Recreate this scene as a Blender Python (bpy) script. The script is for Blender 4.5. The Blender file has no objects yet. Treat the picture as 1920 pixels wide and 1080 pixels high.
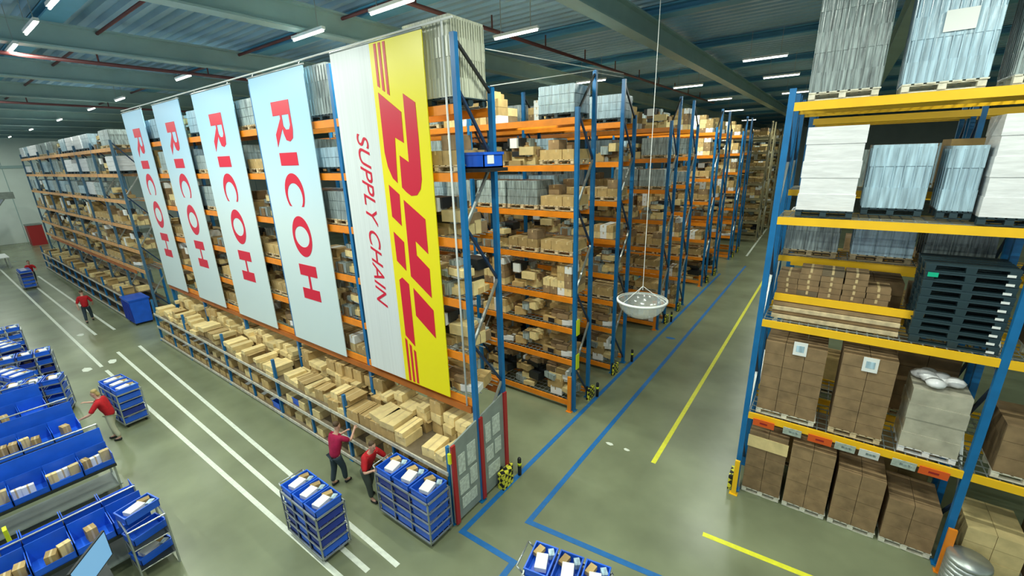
import bpy, bmesh, math, random
from mathutils import Vector, Matrix
from mathutils.geometry import tessellate_polygon
R = random.Random(7)
C = bpy.context.scene.collection
S = bpy.context.scene

# ------------------------------------------------------------------ camera, world, exposure
cam = bpy.data.objects.new('camera', bpy.data.cameras.new('camera'))
C.objects.link(cam)
yaw, pitch, roll = -0.639582, -0.295286, -0.030258
F = Vector((math.sin(yaw)*math.cos(pitch), math.cos(yaw)*math.cos(pitch), math.sin(pitch)))
r0 = F.cross(Vector((0, 0, 1))).normalized(); u0 = r0.cross(F)
RT = r0*math.cos(roll) + u0*math.sin(roll); UP = -r0*math.sin(roll) + u0*math.cos(roll)
M = Matrix((RT, UP, -F)).transposed().to_4x4(); M.translation = Vector((0, 0, 8))
cam.matrix_world = M
cam.data.sensor_width = 36; cam.data.lens = 812.89/1920*36
cam.data.clip_end = 400
S.camera = cam
S.view_settings.view_transform = 'Standard'; S.view_settings.look = 'None'
S.view_settings.gamma = 1; S.view_settings.use_curve_mapping = False
S.view_settings.exposure = 0.0
w = bpy.data.worlds.new('world'); S.world = w; w.use_nodes = True
w.node_tree.nodes['Background'].inputs[0].default_value = (0.72, 0.86, 1.0, 1)
w.node_tree.nodes['Background'].inputs[1].default_value = 0.55
LAMP_W = 230.0

# ------------------------------------------------------------------ materials
def mat(name, col, rough=0.6, metal=0.0, var=0.0, scale=6.0, stretch=(1, 1, 1), rnd=0.0, emit=None, alpha=1.0, bump=0.0, col2=None, spec=0.5):
    m = bpy.data.materials.new(name); m.use_nodes = True
    nt = m.node_tree; N = nt.nodes; L = nt.links
    b = N['Principled BSDF']
    b.inputs['Roughness'].default_value = rough; b.inputs['Metallic'].default_value = metal
    b.inputs['Specular IOR Level'].default_value = spec
    c = (*col, 1)
    b.inputs['Base Color'].default_value = c
    if var or rnd or col2:
        tc = N.new('ShaderNodeTexCoord'); mp = N.new('ShaderNodeMapping'); mp.inputs['Scale'].default_value = stretch
        no = N.new('ShaderNodeTexNoise'); no.inputs['Scale'].default_value = scale; no.inputs['Detail'].default_value = 4
        L.new(tc.outputs['Object'], mp.inputs[0]); L.new(mp.outputs[0], no.inputs['Vector'])
        mix = N.new('ShaderNodeMix'); mix.data_type = 'RGBA'
        k = col2 if col2 else tuple(x*(1-var) for x in col)
        h = col if col2 else tuple(min(1, x*(1+var)) for x in col)
        mix.inputs[6].default_value = (*k, 1); mix.inputs[7].default_value = (*h, 1)
        rp = N.new('ShaderNodeMapRange'); rp.inputs[1].default_value = 0.32; rp.inputs[2].default_value = 0.68
        L.new(no.outputs[0], rp.inputs[0]); L.new(rp.outputs[0], mix.inputs[0])
        out = mix.outputs[2]
        if rnd:
            oi = N.new('ShaderNodeObjectInfo'); hs = N.new('ShaderNodeHueSaturation')
            mr = N.new('ShaderNodeMapRange'); mr.inputs[3].default_value = 1-rnd; mr.inputs[4].default_value = 1+rnd
            L.new(oi.outputs['Random'], mr.inputs[0]); L.new(mr.outputs[0], hs.inputs['Value'])
            L.new(out, hs.inputs['Color']); out = hs.outputs[0]
        L.new(out, b.inputs['Base Color'])
        if bump:
            bp = N.new('ShaderNodeBump'); bp.inputs['Strength'].default_value = bump; bp.inputs['Distance'].default_value = 0.02
            L.new(no.outputs[0], bp.inputs['Height']); L.new(bp.outputs[0], b.inputs['Normal'])
    if emit:
        b.inputs['Emission Color'].default_value = (*emit[0], 1); b.inputs['Emission Strength'].default_value = emit[1]
    if alpha < 1: b.inputs['Alpha'].default_value = alpha
    return m

def checker_mat(name, c1, c2, scale):
    m = mat(name, c1, 0.6); nt = m.node_tree
    ck = nt.nodes.new('ShaderNodeTexChecker'); tc = nt.nodes.new('ShaderNodeTexCoord')
    mp = nt.nodes.new('ShaderNodeMapping'); mp.inputs['Rotation'].default_value = (0.78, 0.78, 0.78)
    ck.inputs[1].default_value = (*c1, 1); ck.inputs[2].default_value = (*c2, 1); ck.inputs[3].default_value = scale
    nt.links.new(tc.outputs['Object'], mp.inputs[0]); nt.links.new(mp.outputs[0], ck.inputs[0])
    nt.links.new(ck.outputs[0], nt.nodes['Principled BSDF'].inputs['Base Color'])
    return m

floor_m = mat('floor_concrete', (0.205, 0.230, 0.135), 0.27, var=0.2, scale=0.55, bump=0.0, spec=0.45)
deck_m = mat('ceiling_deck', (0.36, 0.57, 0.72), 0.45, metal=0.0, var=0.15, scale=0.4)
girder_m = mat('girder_paint', (0.38, 0.54, 0.52), 0.5, var=0.08, scale=1)
bluegirder_m = mat('blue_purlin_paint', (0.14, 0.42, 0.60), 0.5, var=0.08, scale=1)
wall_m = mat('wall_panel', (0.78, 0.88, 0.80), 0.6, var=0.04, scale=0.6)
blue_m = mat('rack_blue', (0.006, 0.15, 0.38), 0.35, var=0.12, scale=3)
orange_m = mat('beam_orange', (0.85, 0.25, 0.01), 0.4, var=0.15, scale=2)
brown_m = mat('beam_rust_orange', (0.42, 0.12, 0.015), 0.5, var=0.15, scale=2)
yellow_m = mat('beam_yellow', (0.95, 0.54, 0.012), 0.4, var=0.06, scale=2)
steel_m = mat('galvanised_steel', (0.45, 0.48, 0.46), 0.35, metal=0.7, var=0.1, scale=5)
mesh_m = mat('wire_deck_steel', (0.33, 0.36, 0.34), 0.45, metal=0.5)
rail_m = mat('shelf_rail_pale', (0.56, 0.53, 0.44), 0.5, var=0.25, scale=8)
card_m = mat('cardboard', (0.46, 0.31, 0.12), 0.8, var=0.13, scale=5, rnd=0.28)
cardp_m = mat('cardboard_pale', (0.72, 0.56, 0.26), 0.8, var=0.12, scale=5, rnd=0.2)
cardd_m = mat('cardboard_brown', (0.27, 0.175, 0.085), 0.8, var=0.22, scale=4, rnd=0.2)
cardx_m = mat('cardboard_seam', (0.10, 0.07, 0.04), 0.9)
tape_m = mat('packing_tape', (0.62, 0.47, 0.24), 0.3)
wood_m = mat('pallet_wood', (0.62, 0.50, 0.30), 0.8, var=0.25, scale=8)
woodw_m = mat('pallet_wood_pale', (0.72, 0.69, 0.56), 0.8, var=0.2, scale=8)
darkpal_m = mat('dark_pallet_plastic', (0.02, 0.045, 0.055), 0.45)
film_m = mat('stretch_film_grey', (0.30, 0.36, 0.35), 0.22, var=0.55, scale=4, stretch=(7, 7, 0.5), rnd=0.25, bump=0.6, spec=0.8)
filmb_m = mat('stretch_film_bluish', (0.36, 0.50, 0.58), 0.2, var=0.35, scale=3, stretch=(6, 6, 0.5), rnd=0.15, bump=0.6, spec=0.8)
filmw_m = mat('stretch_film_white', (0.80, 0.80, 0.80), 0.25, var=0.08, scale=3, stretch=(1, 1, 5), bump=0.4)
tote_m = mat('tote_blue', (0.015, 0.12, 0.68), 0.35, var=0.1, scale=3, rnd=0.15)
toted_m = mat('tote_dark_blue', (0.008, 0.035, 0.30), 0.4)
black_m = mat('black_plastic', (0.012, 0.014, 0.015), 0.45)
red_m = mat('red_paint', (0.42, 0.02, 0.02), 0.5)
white_m = mat('white_paper', (0.85, 0.86, 0.82), 0.6)
paper_m = mat('pale_notice', (0.56, 0.62, 0.54), 0.6, var=0.2, scale=14)
panel_m = mat('grey_panel', (0.25, 0.29, 0.26), 0.5, var=0.12, scale=3)
glo_m = mat('orange_label', (1.0, 0.14, 0.02), 0.6)
line_w = mat('line_white', (0.74, 0.78, 0.66), 0.5, var=0.1, scale=8)
line_b = mat('line_blue', (0.010, 0.145, 0.42), 0.45, var=0.1, scale=8)
line_y = mat('line_yellow', (0.80, 0.78, 0.04), 0.5, var=0.08, scale=8)
hazard_m = checker_mat('hazard_pattern', (0.75, 0.72, 0.05), (0.01, 0.01, 0.01), 9)
pipe_m = mat('sprinkler_pipe', (0.13, 0.035, 0.035), 0.5)
shirt_m = mat('red_shirt', (0.48, 0.006, 0.012), 0.8, var=0.15, scale=10)
crim_m = mat('crimson_shirt', (0.40, 0.006, 0.06), 0.8, var=0.15, scale=10)
skin_m = mat('skin', (0.60, 0.34, 0.24), 0.55)
trou_m = mat('dark_trousers', (0.025, 0.045, 0.06), 0.85)
khaki_m = mat('grey_trousers', (0.06, 0.075, 0.06), 0.85)
hair_m = mat('brown_hair', (0.08, 0.045, 0.02), 0.7)
blond_m = mat('blond_hair', (0.45, 0.33, 0.12), 0.7)
lamp_m = mat('lamp_tube', (1, 1, 1), 0.4, emit=((0.96, 1.0, 0.90), 9.0))
screen_m = mat('screen_glow', (0.05, 0.05, 0.05), 0.3, emit=((0.17, 0.42, 0.66), 1.0))
ban_red = mat('banner_red', (0.68, 0.008, 0.035), 0.38, spec=0.6)
ban_y = mat('banner_yellow', (0.93, 0.80, 0.0), 0.35, spec=0.6)
glass_m = mat('mirror_dome', (0.66, 0.70, 0.66), 0.12, metal=0.2, alpha=0.42)
pale_trou_m = mat('pale_trousers', (0.50, 0.50, 0.36), 0.85)
board_m = mat('shelf_board_dark', (0.16, 0.12, 0.07), 0.8, var=0.2, scale=4)
hiviz_m = mat('hi_viz_yellow', (0.70, 0.80, 0.02), 0.6)
green_m = mat('green_sticker', (0.0, 0.45, 0.25), 0.5)
bedge_m = mat('worktop_black', (0.02, 0.025, 0.02), 0.5)

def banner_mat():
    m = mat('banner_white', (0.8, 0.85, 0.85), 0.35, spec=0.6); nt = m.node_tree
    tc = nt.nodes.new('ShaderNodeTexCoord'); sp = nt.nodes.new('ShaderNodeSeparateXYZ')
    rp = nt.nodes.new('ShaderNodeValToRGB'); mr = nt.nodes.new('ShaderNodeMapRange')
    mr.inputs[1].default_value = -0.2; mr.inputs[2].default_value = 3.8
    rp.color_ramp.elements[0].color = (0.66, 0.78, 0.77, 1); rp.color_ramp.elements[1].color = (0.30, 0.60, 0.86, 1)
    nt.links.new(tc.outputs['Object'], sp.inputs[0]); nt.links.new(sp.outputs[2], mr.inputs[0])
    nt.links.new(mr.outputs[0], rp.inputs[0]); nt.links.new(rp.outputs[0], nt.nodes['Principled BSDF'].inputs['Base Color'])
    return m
ban_w = banner_mat()      # cloth colour fades to pale blue at the top
ban_w2 = mat('banner_white_streaked', (0.74, 0.78, 0.76), 0.35, var=0.05, scale=2, stretch=(8, 1, 0.1), spec=0.6)

# ------------------------------------------------------------------ mesh helpers
class MB:
    def __init__(s): s.v = []; s.f = []; s.m = []; s.mats = []; s.sm = []
    def mi(s, m):
        if m not in s.mats: s.mats.append(m)
        return s.mats.index(m)
    def add(s, vs, fs, m, smooth=False):
        o = len(s.v); s.v += [tuple(v) for v in vs]; k = s.mi(m)
        for f in fs: s.f.append([o+i for i in f]); s.m.append(k); s.sm.append(smooth)
        return s
    def box(s, x0, x1, y0, y1, z0, z1, m, taper=0.0):
        t = taper
        vs = [(x0+t, y0+t, z0), (x1-t, y0+t, z0), (x1-t, y1-t, z0), (x0+t, y1-t, z0), (x0, y0, z1), (x1, y0, z1), (x1, y1, z1), (x0, y1, z1)]
        return s.add(vs, [(0, 3, 2, 1), (4, 5, 6, 7), (0, 1, 5, 4), (1, 2, 6, 5), (2, 3, 7, 6), (3, 0, 4, 7)], m)
    def rbox(s, c, size, rz, m, rx=0):
        Mx = Matrix.Translation(c) @ Matrix.Rotation(rz, 4, 'Z') @ Matrix.Rotation(rx, 4, 'X')
        a, b, h = size[0]/2, size[1]/2, size[2]/2
        vs = [Mx @ Vector(p) for p in [(-a, -b, -h), (a, -b, -h), (a, b, -h), (-a, b, -h), (-a, -b, h), (a, -b, h), (a, b, h), (-a, b, h)]]
        return s.add(vs, [(0, 3, 2, 1), (4, 5, 6, 7), (0, 1, 5, 4), (1, 2, 6, 5), (2, 3, 7, 6), (3, 0, 4, 7)], m)
    def bar(s, p, q, wd, m, n=4):
        p = Vector(p); q = Vector(q); d = (q-p).normalized()
        a = d.cross(Vector((0, 0, 1))); a = a.normalized() if a.length > 1e-3 else Vector((1, 0, 0)); b = d.cross(a)
        vs = []
        for e in (p, q):
            for i in range(n):
                t = 2*math.pi*(i+0.5)/n; vs.append(e + (a*math.cos(t)+b*math.sin(t))*wd*(0.7071 if n == 4 else 0.5))
        fs = [(i, (i+1) % n, n+(i+1) % n, n+i) for i in range(n)] + [tuple(range(n-1, -1, -1)), tuple(range(n, 2*n))]
        return s.add(vs, fs, m, n > 6)
    def lathe(s, prof, c, m, n=24, cap=True):
        vs = []; fs = []
        for rr, z in prof:
            for i in range(n):
                t = 2*math.pi*i/n; vs.append((c[0]+rr*math.cos(t), c[1]+rr*math.sin(t), c[2]+z))
        for k in range(len(prof)-1):
            for i in range(n): fs.append((k*n+i, k*n+(i+1) % n, (k+1)*n+(i+1) % n, (k+1)*n+i))
        if cap: fs.append(tuple(range(n-1, -1, -1))); fs.append(tuple((len(prof)-1)*n+i for i in range(n)))
        return s.add(vs, fs, m, True)
    def poly(s, pts, holes, m, y, th=0.006):        # polygon in X,Z standing on plane y, facing -Y
        loops = [[Vector((a, b, 0)) for a, b in pts]] + [[Vector((a, b, 0)) for a, b in h] for h in holes]
        tri = tessellate_polygon(loops); flat = [p for l in loops for p in l]; n = len(flat)
        vs = [(p.x, y-th, p.y) for p in flat] + [(p.x, y, p.y) for p in flat]
        fs = [tuple(t) for t in tri] + [tuple(n+i for i in reversed(t)) for t in tri]
        o = 0
        for l in loops:
            k = len(l)
            for i in range(k): fs.append((o+i, o+(i+1) % k, n+o+(i+1) % k, n+o+i))
            o += k
        return s.add(vs, fs, m)
    def mesh(s, name):
        me = bpy.data.meshes.new(name); me.from_pydata(s.v, [], s.f)
        for m in s.mats: me.materials.append(m)
        me.polygons.foreach_set('material_index', s.m); me.polygons.foreach_set('use_smooth', s.sm)
        me.update(); return me
    def build(s, name, parent=None, loc=None, rz=0):
        return link(name, s.mesh(name), parent, loc, rz)

def link(name, data, parent=None, loc=None, rz=0):
    o = bpy.data.objects.new(name, data); C.objects.link(o)
    if parent: o.parent = parent
    if loc: o.location = loc
    if rz: o.rotation_euler = (0, 0, rz)
    return o
USED = {}
def tag(o, label, cat, group=None, kind=None):
    USED[label] = USED.get(label, 0)+1
    o['label'] = label; o['category'] = cat
    if group: o['group'] = group
    if kind: o['kind'] = kind
    return o
def thing(name, label, cat, loc=(0, 0, 0), rz=0, group=None):
    return tag(link(name, None, None, loc, rz), label, cat, group)
def struct(o): o['kind'] = 'structure'; return o
def dup(root, loc, rz=0, label=None, group=None, scale=None):
    r = root.copy(); C.objects.link(r); r.location = loc; r.rotation_euler = (0, 0, rz)
    if scale: r.scale = scale
    if label: r['label'] = label
    if group: r['group'] = group
    for ch in KIDS.get(root.name, []):
        c = ch.copy(); C.objects.link(c); c.parent = r
        for g in KIDS.get(ch.name, []):
            d = g.copy(); C.objects.link(d); d.parent = c
    return r
KIDS = {}
def kid(o):
    KIDS.setdefault(o.parent.name, []).append(o); return o
FIRST = set()
def place(proto, loc, rz, label, group=None, scale=None):
    if proto.name not in FIRST:
        FIRST.add(proto.name); proto.location = loc; proto.rotation_euler = (0, 0, rz); proto['label'] = label
        if group: proto['group'] = group
        if scale: proto.scale = scale
        return proto
    return dup(proto, loc, rz, label, group, scale)
ORD = ['bottom', 'second', 'third', 'fourth', 'fifth', 'sixth', 'seventh', 'eighth', 'ninth', 'tenth', 'eleventh', 'twelfth', 'thirteenth', 'fourteenth', 'fifteenth', 'sixteenth']
NTH = ['first'] + ORD[1:]
def nth(i):
    if i < 16: return NTH[i]
    t = ['', '', 'twenty', 'thirty', 'forty', 'fifty', 'sixty', 'seventy'][(i+1)//10]; k = (i+1) % 10
    if i+1 < 20: return ['seventeenth', 'eighteenth', 'nineteenth'][i+1-17]
    return t[:-1]+'ieth' if k == 0 else t+'-'+NTH[k-1]

# ------------------------------------------------------------------ setting
struct(MB().box(-76, 14, -9, 97, -0.2, 0, floor_m).build('floor'))
b = MB(); zc = 12.3; y = -9.0; k = 0; prof = []
while y < 97:
    prof += [(y, zc), (y+0.17, zc), (y+0.22, zc+0.13), (y+0.36, zc+0.13)]; y += 0.42
vs = [(x, yy, zz) for x in (-76, 14) for yy, zz in prof]; n = len(prof)
b.add(vs, [(i, i+1, n+i+1, n+i) for i in range(n-1)], deck_m)
b.box(-76, 14, -9, 97, zc+0.14, zc+0.3, deck_m)
struct(b.build('ceiling'))
b = MB().box(-76, -75.6, -9, 97, 0, 12.3, wall_m)
for i in range(20): b.box(-75.62, -75.58, -9+i*5.3, -8.94+i*5.3, 0, 12.3, girder_m)
b.box(-75.6, -75.5, -9, 97, 8.3, 8.6, girder_m)
struct(b.build('wall_left'))
struct(MB().box(-76, 14, 96.6, 97, 0, 12.3, wall_m).build('wall_back'))
struct(MB().box(13.6, 14, -9, 97, 0, 12.3, wall_m).build('wall_right'))
ti = 0
def ibeam(ax, p, lo, hi, z0, z1, wd, m):
    b = MB(); h = wd/2
    for a0, a1, c0, c1 in ((-h, h, z0, z0+0.05), (-h, h, z1-0.05, z1), (-0.03, 0.03, z0+0.05, z1-0.05)):
        if ax == 'y': b.box(p+a0, p+a1, lo, hi, c0, c1, m)
        else: b.box(lo, hi, p+a0, p+a1, c0, c1, m)
    return struct(b.build('trim_%d' % (len([1 for o in C.objects if o.name.startswith('trim')])+1)))
for i in range(12): ibeam('y', 1.0-6.6*i if i < 12 else 0, -9, 96.5, 11.35, 12.0, 0.42, girder_m)
for i, yy in enumerate([-2.5, 3.6, 9.4, 15.2, 21, 27, 33, 40, 47, 54, 62, 70, 80, 90]): ibeam('x', yy, -75.5, 13.5, 12.0, 12.28, 0.5, bluegirder_m)

# floor markings
def floor_line(p, q, wd, m, label, h=0.004):
    p = Vector((*p, 0)); q = Vector((*q, 0)); d = q-p; a = math.atan2(d.y, d.x)
    o = MB().rbox((0, 0, h/2), (d.length, wd, h), 0, m).build('floor_line', None, (p+q)/2, a)
    return tag(o, label, 'floor marking', 'painted floor lines')
def floor_path(pts, wd, m, label):
    b = MB(); P = [Vector((*p, 0)) for p in pts]; L = []; Rr = []
    for i, p in enumerate(P):
        ds = [(P[j+1]-P[j]).normalized() for j in (i-1, i) if 0 <= j < len(P)-1]
        ns = [Vector((-d.y, d.x, 0)) for d in ds]; nn = sum(ns, Vector()).normalized(); s = wd/2/nn.dot(ns[0])
        L.append(p+nn*s); Rr.append(p-nn*s)
    k = len(P); vs = [v+Vector((0, 0, z)) for z in (0.001, 0.005) for v in L+Rr]
    fs = []
    for i in range(k-1):
        fs += [(2*k+i, 3*k+i, 3*k+i+1, 2*k+i+1), (i, 2*k+i, 2*k+i+1, i+1), (k+i, k+i+1, 3*k+i+1, 3*k+i)]
    b.add(vs, fs, m)
    return tag(b.build('floor_line'), label, 'floor marking', 'painted floor lines')
floor_path([(-5.52, 31), (-5.62, 5.42), (-4.23, 5.45), (-4.2, 3.6)], 0.13, line_b, 'blue floor line nearest the rack ends, bending beside the blue trolley')
floor_path([(-4.45, 34), (-4.55, 6.48), (-0.9, 6.9), (1, 6.95)], 0.13, line_b, 'blue floor line in the wide aisle, second from the rack ends')
floor_line((-2.89, 10.0), (-2.9, 33), 0.12, line_y, 'long yellow floor line running down the wide aisle')
floor_line((-1.24, 8.36), (1.1, 8.5), 0.12, line_y, 'short yellow floor line in front of the yellow-beamed rack')
floor_line((-4.92, 37.4), (-5.3, 52), 0.14, line_w, 'far white floor line at the distant end of the wide aisle')
floor_line((-25.3, 4.62), (-6.14, 4.03), 0.11, line_w, 'white floor line nearest the carton shelving')
floor_line((-25.3, 3.83), (-6.55, 3.6), 0.11, line_w, 'middle white floor line, passing under the left blue trolley')
floor_line((-23.3, 3.02), (-6.2, 3.2), 0.11, line_w, 'white floor line nearest the packing benches')
floor_line((-60, 3.06), (-23.9, 3.0), 0.11, line_w, 'far stretch of white floor line nearest the packing benches')
floor_line((-50, 4.47), (-29.1, 4.56), 0.11, line_w, 'far white floor line beside the distant carton shelving')
floor_line((-46, 3.78), (-29.0, 3.81), 0.11, line_w, 'far white floor line in the middle of the left walkway')
for (x, yy, s, m, l) in [(-29.7, 3.36, 0.34, line_w, 'small white floor mark where the far walkway lines stop'), (-24.2, 3.4, 0.34, line_w, 'small white floor mark at the start of the near white lines'),
                      (-24.1, 2.55, 0.36, line_w, 'small white floor mark beside the packing area'), (-4.19, 10.11, 0.13, line_w, 'white scrap mark on the aisle floor, nearer the blue line'),
                      (-3.69, 10.13, 0.11, line_w, 'white scrap mark on the aisle floor, nearer the yellow line'), (-5.02, 18.52, 0.24, line_b, 'small blue floor spot between the two blue lines')]:
    b = MB(); pts = [(s*math.cos(t*1.0472)*R.uniform(0.7, 1), s*math.sin(t*1.0472)*R.uniform(0.35, 0.6), 0.004) for t in range(6)]
    b.add(pts+[(a, c, 0.0005) for a, c, d in pts], [tuple(range(6))]+[(i, i+6, (i+1) % 6+6, (i+1) % 6) for i in range(6)], m)
    tag(b.build('floor_mark', None, (x, yy, 0)), l, 'floor marking', 'small floor marks')

# ------------------------------------------------------------------ lamps
hs = MB().box(-0.75, 0.75, -0.05, 0.05, 0.03, 0.10, white_m); hs.bar((-0.5, 0, 0.12), (-0.5, 0, 1.0), 0.015, steel_m); hs.bar((0.5, 0, 0.12), (0.5, 0, 1.0), 0.015, steel_m)
lamp0 = thing('ceiling_lamp', '', 'lamp'); kid(hs.build('housing', lamp0))
kid(MB().bar((-0.72, 0, 0.0), (0.72, 0, 0.0), 0.05, lamp_m, 8).build('tube', lamp0))
L0 = bpy.data.lights.new('lamp_light', 'AREA'); L0.shape = 'RECTANGLE'; L0.size = 1.5; L0.size_y = 0.10; L0.energy = LAMP_W; L0.color = (0.93, 1.0, 0.88)
rowname = {2.7: 'over the walkway beside the benches', 7.3: 'over the banner rack', 11.0: 'over the aisle behind the banner rack', 20.1: 'over the third and fourth racks',
           25.5: 'over the fifth and sixth racks', 33.5: 'over the far racks', 44.0: 'over the most distant racks', -3.0: 'behind the packing benches', 60.0: 'near the back wall'}
lamps = []
for x in (-9.8, -13.0, -15.9, -18.9, -24, -31, -40, -50, -60, -70): lamps.append((x, 2.7))  # last one is added to brighten the far left wall
for x in (2.6, -2.8, -8.5, -11.9, -20.7, -29, -34.5, -43, -54, -66): lamps.append((x, 7.3))  # first one is added to brighten the goods on the right rack
for x in (3.5, -7.8, -16, -28, -42): lamps.append((x, 11.0))
for x in (-2.9, -10, -20): lamps.append((x, 20.1))
for x in (-2.9, -7.1, -16): lamps.append((x, 25.5))
for x in (-7.2, -2.9): lamps.append((x, 33.5))
for x in (-3.2, -8.2): lamps.append((x, 44.0))
lamps += [(-4.2, 60.0), (-9.5, 60.0), (-8, -3.0), (-15, -3.0), (-24, -3.0), (-1.5, -3.0), (3.5, 2.7), (-3.2, 2.7)]  # added for brightness: pair far back, and the unseen row behind the camera
cnt = {}
for x, yy in lamps:
    cnt[yy] = cnt.get(yy, 0)
    l = '%s tube lamp from the right, hanging %s' % (nth(cnt[yy]), rowname[yy]); cnt[yy] += 1
    place(lamp0, (x, yy, 11.2), 0, l, 'tube lamps under the roof')
    lo = bpy.data.objects.new('lamp_light', L0); C.objects.link(lo); lo.location = (x, yy, 11.16)

# sprinkler pipes
for x, yl, z, l in ((-18.95, (1, 40), 11.1, 'dark red sprinkler pipe under the girder left of the banners'), (-32, (1, 30), 11.1, 'dark red sprinkler pipe under the ceiling far to the left'), (-9, (8, 40), 11.6, 'dark red sprinkler pipe under the ceiling behind the yellow banner')):
    b = MB().bar((x, yl[0], z), (x, yl[1], z), 0.11, pipe_m, 8)
    for i in range(int((yl[1]-yl[0])/3)):
        b.bar((x, yl[0]+3*i+0.5, z), (x, yl[0]+3*i+0.5, 12.0), 0.05, pipe_m, 6)
    tag(b.build('sprinkler_pipe'), l, 'pipe', 'sprinkler pipes')
for y0, l in ((4.6, 'thin dark pipe crossing above the left banners'), (8.6, 'thin dark pipe crossing above the yellow banner')):
    tag(MB().bar((-40, y0, 11.9), (-3, y0, 11.9), 0.09, pipe_m, 8).build('sprinkler_pipe'), l, 'pipe', 'sprinkler pipes')

# ------------------------------------------------------------------ racks
LV = [0.32, 1.78, 2.85, 3.85, 5.1, 6.42, 7.72, 8.95]
darkblue_m = mat('brace_dark_blue', (0.01, 0.035, 0.09), 0.4)
def zig(b, x, ya, yb, z0, z1, n, m):
    for i in range(n):
        a = z0+(z1-z0)*i/n; c = z0+(z1-z0)*(i+1)/n
        b.bar((x, ya if i % 2 else yb, a), (x, yb if i % 2 else ya, c), 0.05, m if i % 2 else darkblue_m)
def rack(name, label, xs, ya, yb, ha, hb, levels, bm, depth_deck=True, guard=None, base=0.0, beam_h=0.17, upm=None):
    upm = upm or blue_m
    root = thing(name, label, 'rack', (xs[0], ya, 0), 0)
    X0 = xs[0]; D = yb-ya
    up = MB()
    for yy, h in ((0, ha), (D, hb)):
        up.box(-0.055, 0.055, yy-0.05, yy+0.05, 0.0, h, upm); up.box(-0.1, 0.1, yy-0.09, yy+0.09, 0, 0.02, upm)
    zr = MB(); top = min(ha, hb)-0.1; zig(zr, 0, 0.03, D-0.03, 0.25, top, 7, steel_m)
    if abs(ha-hb) > 0.3: zr.bar((0, 0.03 if ha > hb else D-0.03, max(ha, hb)-0.1), (0, D-0.03 if ha > hb else 0.03, top), 0.05, black_m)
    um = up.mesh('upright_frame'); zm = zr.mesh('brace')
    for x in xs:
        o = link('upright_frame', um, root, (x-X0, 0, 0)); link('brace', zm, o)
    for i in range(len(xs)-1):
        a = max(xs[i], xs[i+1])-X0-0.055; c = min(xs[i], xs[i+1])-X0+0.055
        key = round(a-c, 3)
        for yy in (-0.03, D+0.03):
            bm_ = MB().box(-key/2, key/2, -0.025, 0.025, -beam_h, 0, bm).mesh('beam')
            for z in levels: link('beam', bm_, root, ((a+c)/2, yy, z))
    if depth_deck:
        dk = MB(); a = xs[0]-X0; c = xs[-1]-X0; lo, hi = min(a, c)+0.06, max(a, c)-0.06
        for z in levels:
            for j in range(5): dk.box(lo, hi, D*(j+0.5)/5-0.012, D*(j+0.5)/5+0.012, z-0.012, z+0.004, mesh_m)
            n = int((hi-lo)/0.16)
            for j in range(n): dk.box(lo+0.16*j, lo+0.16*j+0.02, 0.02, D-0.02, z-0.02, z-0.012, mesh_m)
        dk.build('wire_deck', root)
    if guard is not None:
        g = MB(); g.box(0.07, 0.16, guard-0.2, guard+0.2, 0, 0.4, hazard_m); g.box(0.05, 0.09, guard-0.2, guard-0.14, 0, 0.5, black_m); g.build('hazard_guard', root)
    return root
P = 3.85
xs1 = [-5.87-P*i for i in range(6)]
rack('pallet_rack', 'blue and orange pallet rack behind the hanging banners', xs1, 6.38, 7.38, 10.12, 9.32, [2.78]+LV[3:], orange_m, guard=0.9)
xsS = [-28.6-P*i for i in range(8)]
rack('pallet_rack', 'long blue and orange pallet rack at far left beyond the last banner', xsS, 6.38, 7.38, 9.3, 9.3, [2.78]+LV[3:], mat('beam_orange_hazed', (0.72, 0.36, 0.12), 0.5, var=0.15, scale=2), upm=mat('rack_blue_hazed', (0.06, 0.15, 0.24), 0.45))  # distance haze is mixed into these paler beam and upright colours
olive_m = mat('far_rack_beige', (0.34, 0.30, 0.17), 0.6, var=0.2, scale=2)
rows = [(11.05, 12.05, 9.2, 10.2), (14.1, 15.15, 10.2, 9.2), (19.2, 20.25, 9.2, 10.2), (22.3, 23.35, 10.2, 9.2)]
yy = 27.4
while yy < 62:
    rows += [(yy, yy+1.0, 9.2, 10.2), (yy+3.0, yy+4.0, 10.2, 9.2)]; yy += 8.15
rn = []
for i, (a, c, h1, h2) in enumerate(rows):
    nb = [4, 3, 3, 2][i] if i < 4 else 1
    nm = '%s row behind banner rack' % nth(i)
    rn.append(nm)
    far = i >= 8
    rack('pallet_rack', ('grey and beige' if far else 'blue and orange')+' pallet rack, '+nm, [(-5.2 if far else -5.87)-P*k for k in range(nb+1)], a, c, h1, h2, LV, olive_m if far else orange_m, depth_deck=i < 4, guard=None if far else (c-a if i % 2 == 0 else 0), upm=olive_m if far else None)
# orange end protector posts
for i in (0, 2, 4):
    a, c = rows[i][0], rows[i][1]
    tag(MB().box(-0.06, 0.06, -0.03, 0.03, 0, 1.25 if i == 0 else 0.7, orange_m).box(-0.1, 0.1, -0.07, 0.07, 0, 0.02, orange_m).build('rack_protector', None, (-5.95, a-0.14, 0)), 'short orange protector post at the near corner of the %s' % rn[i], 'protector')
# bollards
for i, (x, yy) in enumerate([(-5.6, 7.62), (-5.6, 12.25), (-5.6, 15.4), (-5.6, 20.5)]):
    tag(MB().lathe([(0.05, 0), (0.05, 0.5), (0.03, 0.53)], (0, 0, 0), black_m, 12).lathe([(0.052, 0.3), (0.052, 0.38)], (0, 0, 0), hiviz_m, 12).build('bollard', None, (x, yy, 0)),
        'short black bollard at the aisle end of the %s' % ('banner rack' if i == 0 else ['', 'first', 'second', 'third'][i]+' row behind banner rack'), 'bollard')

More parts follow.
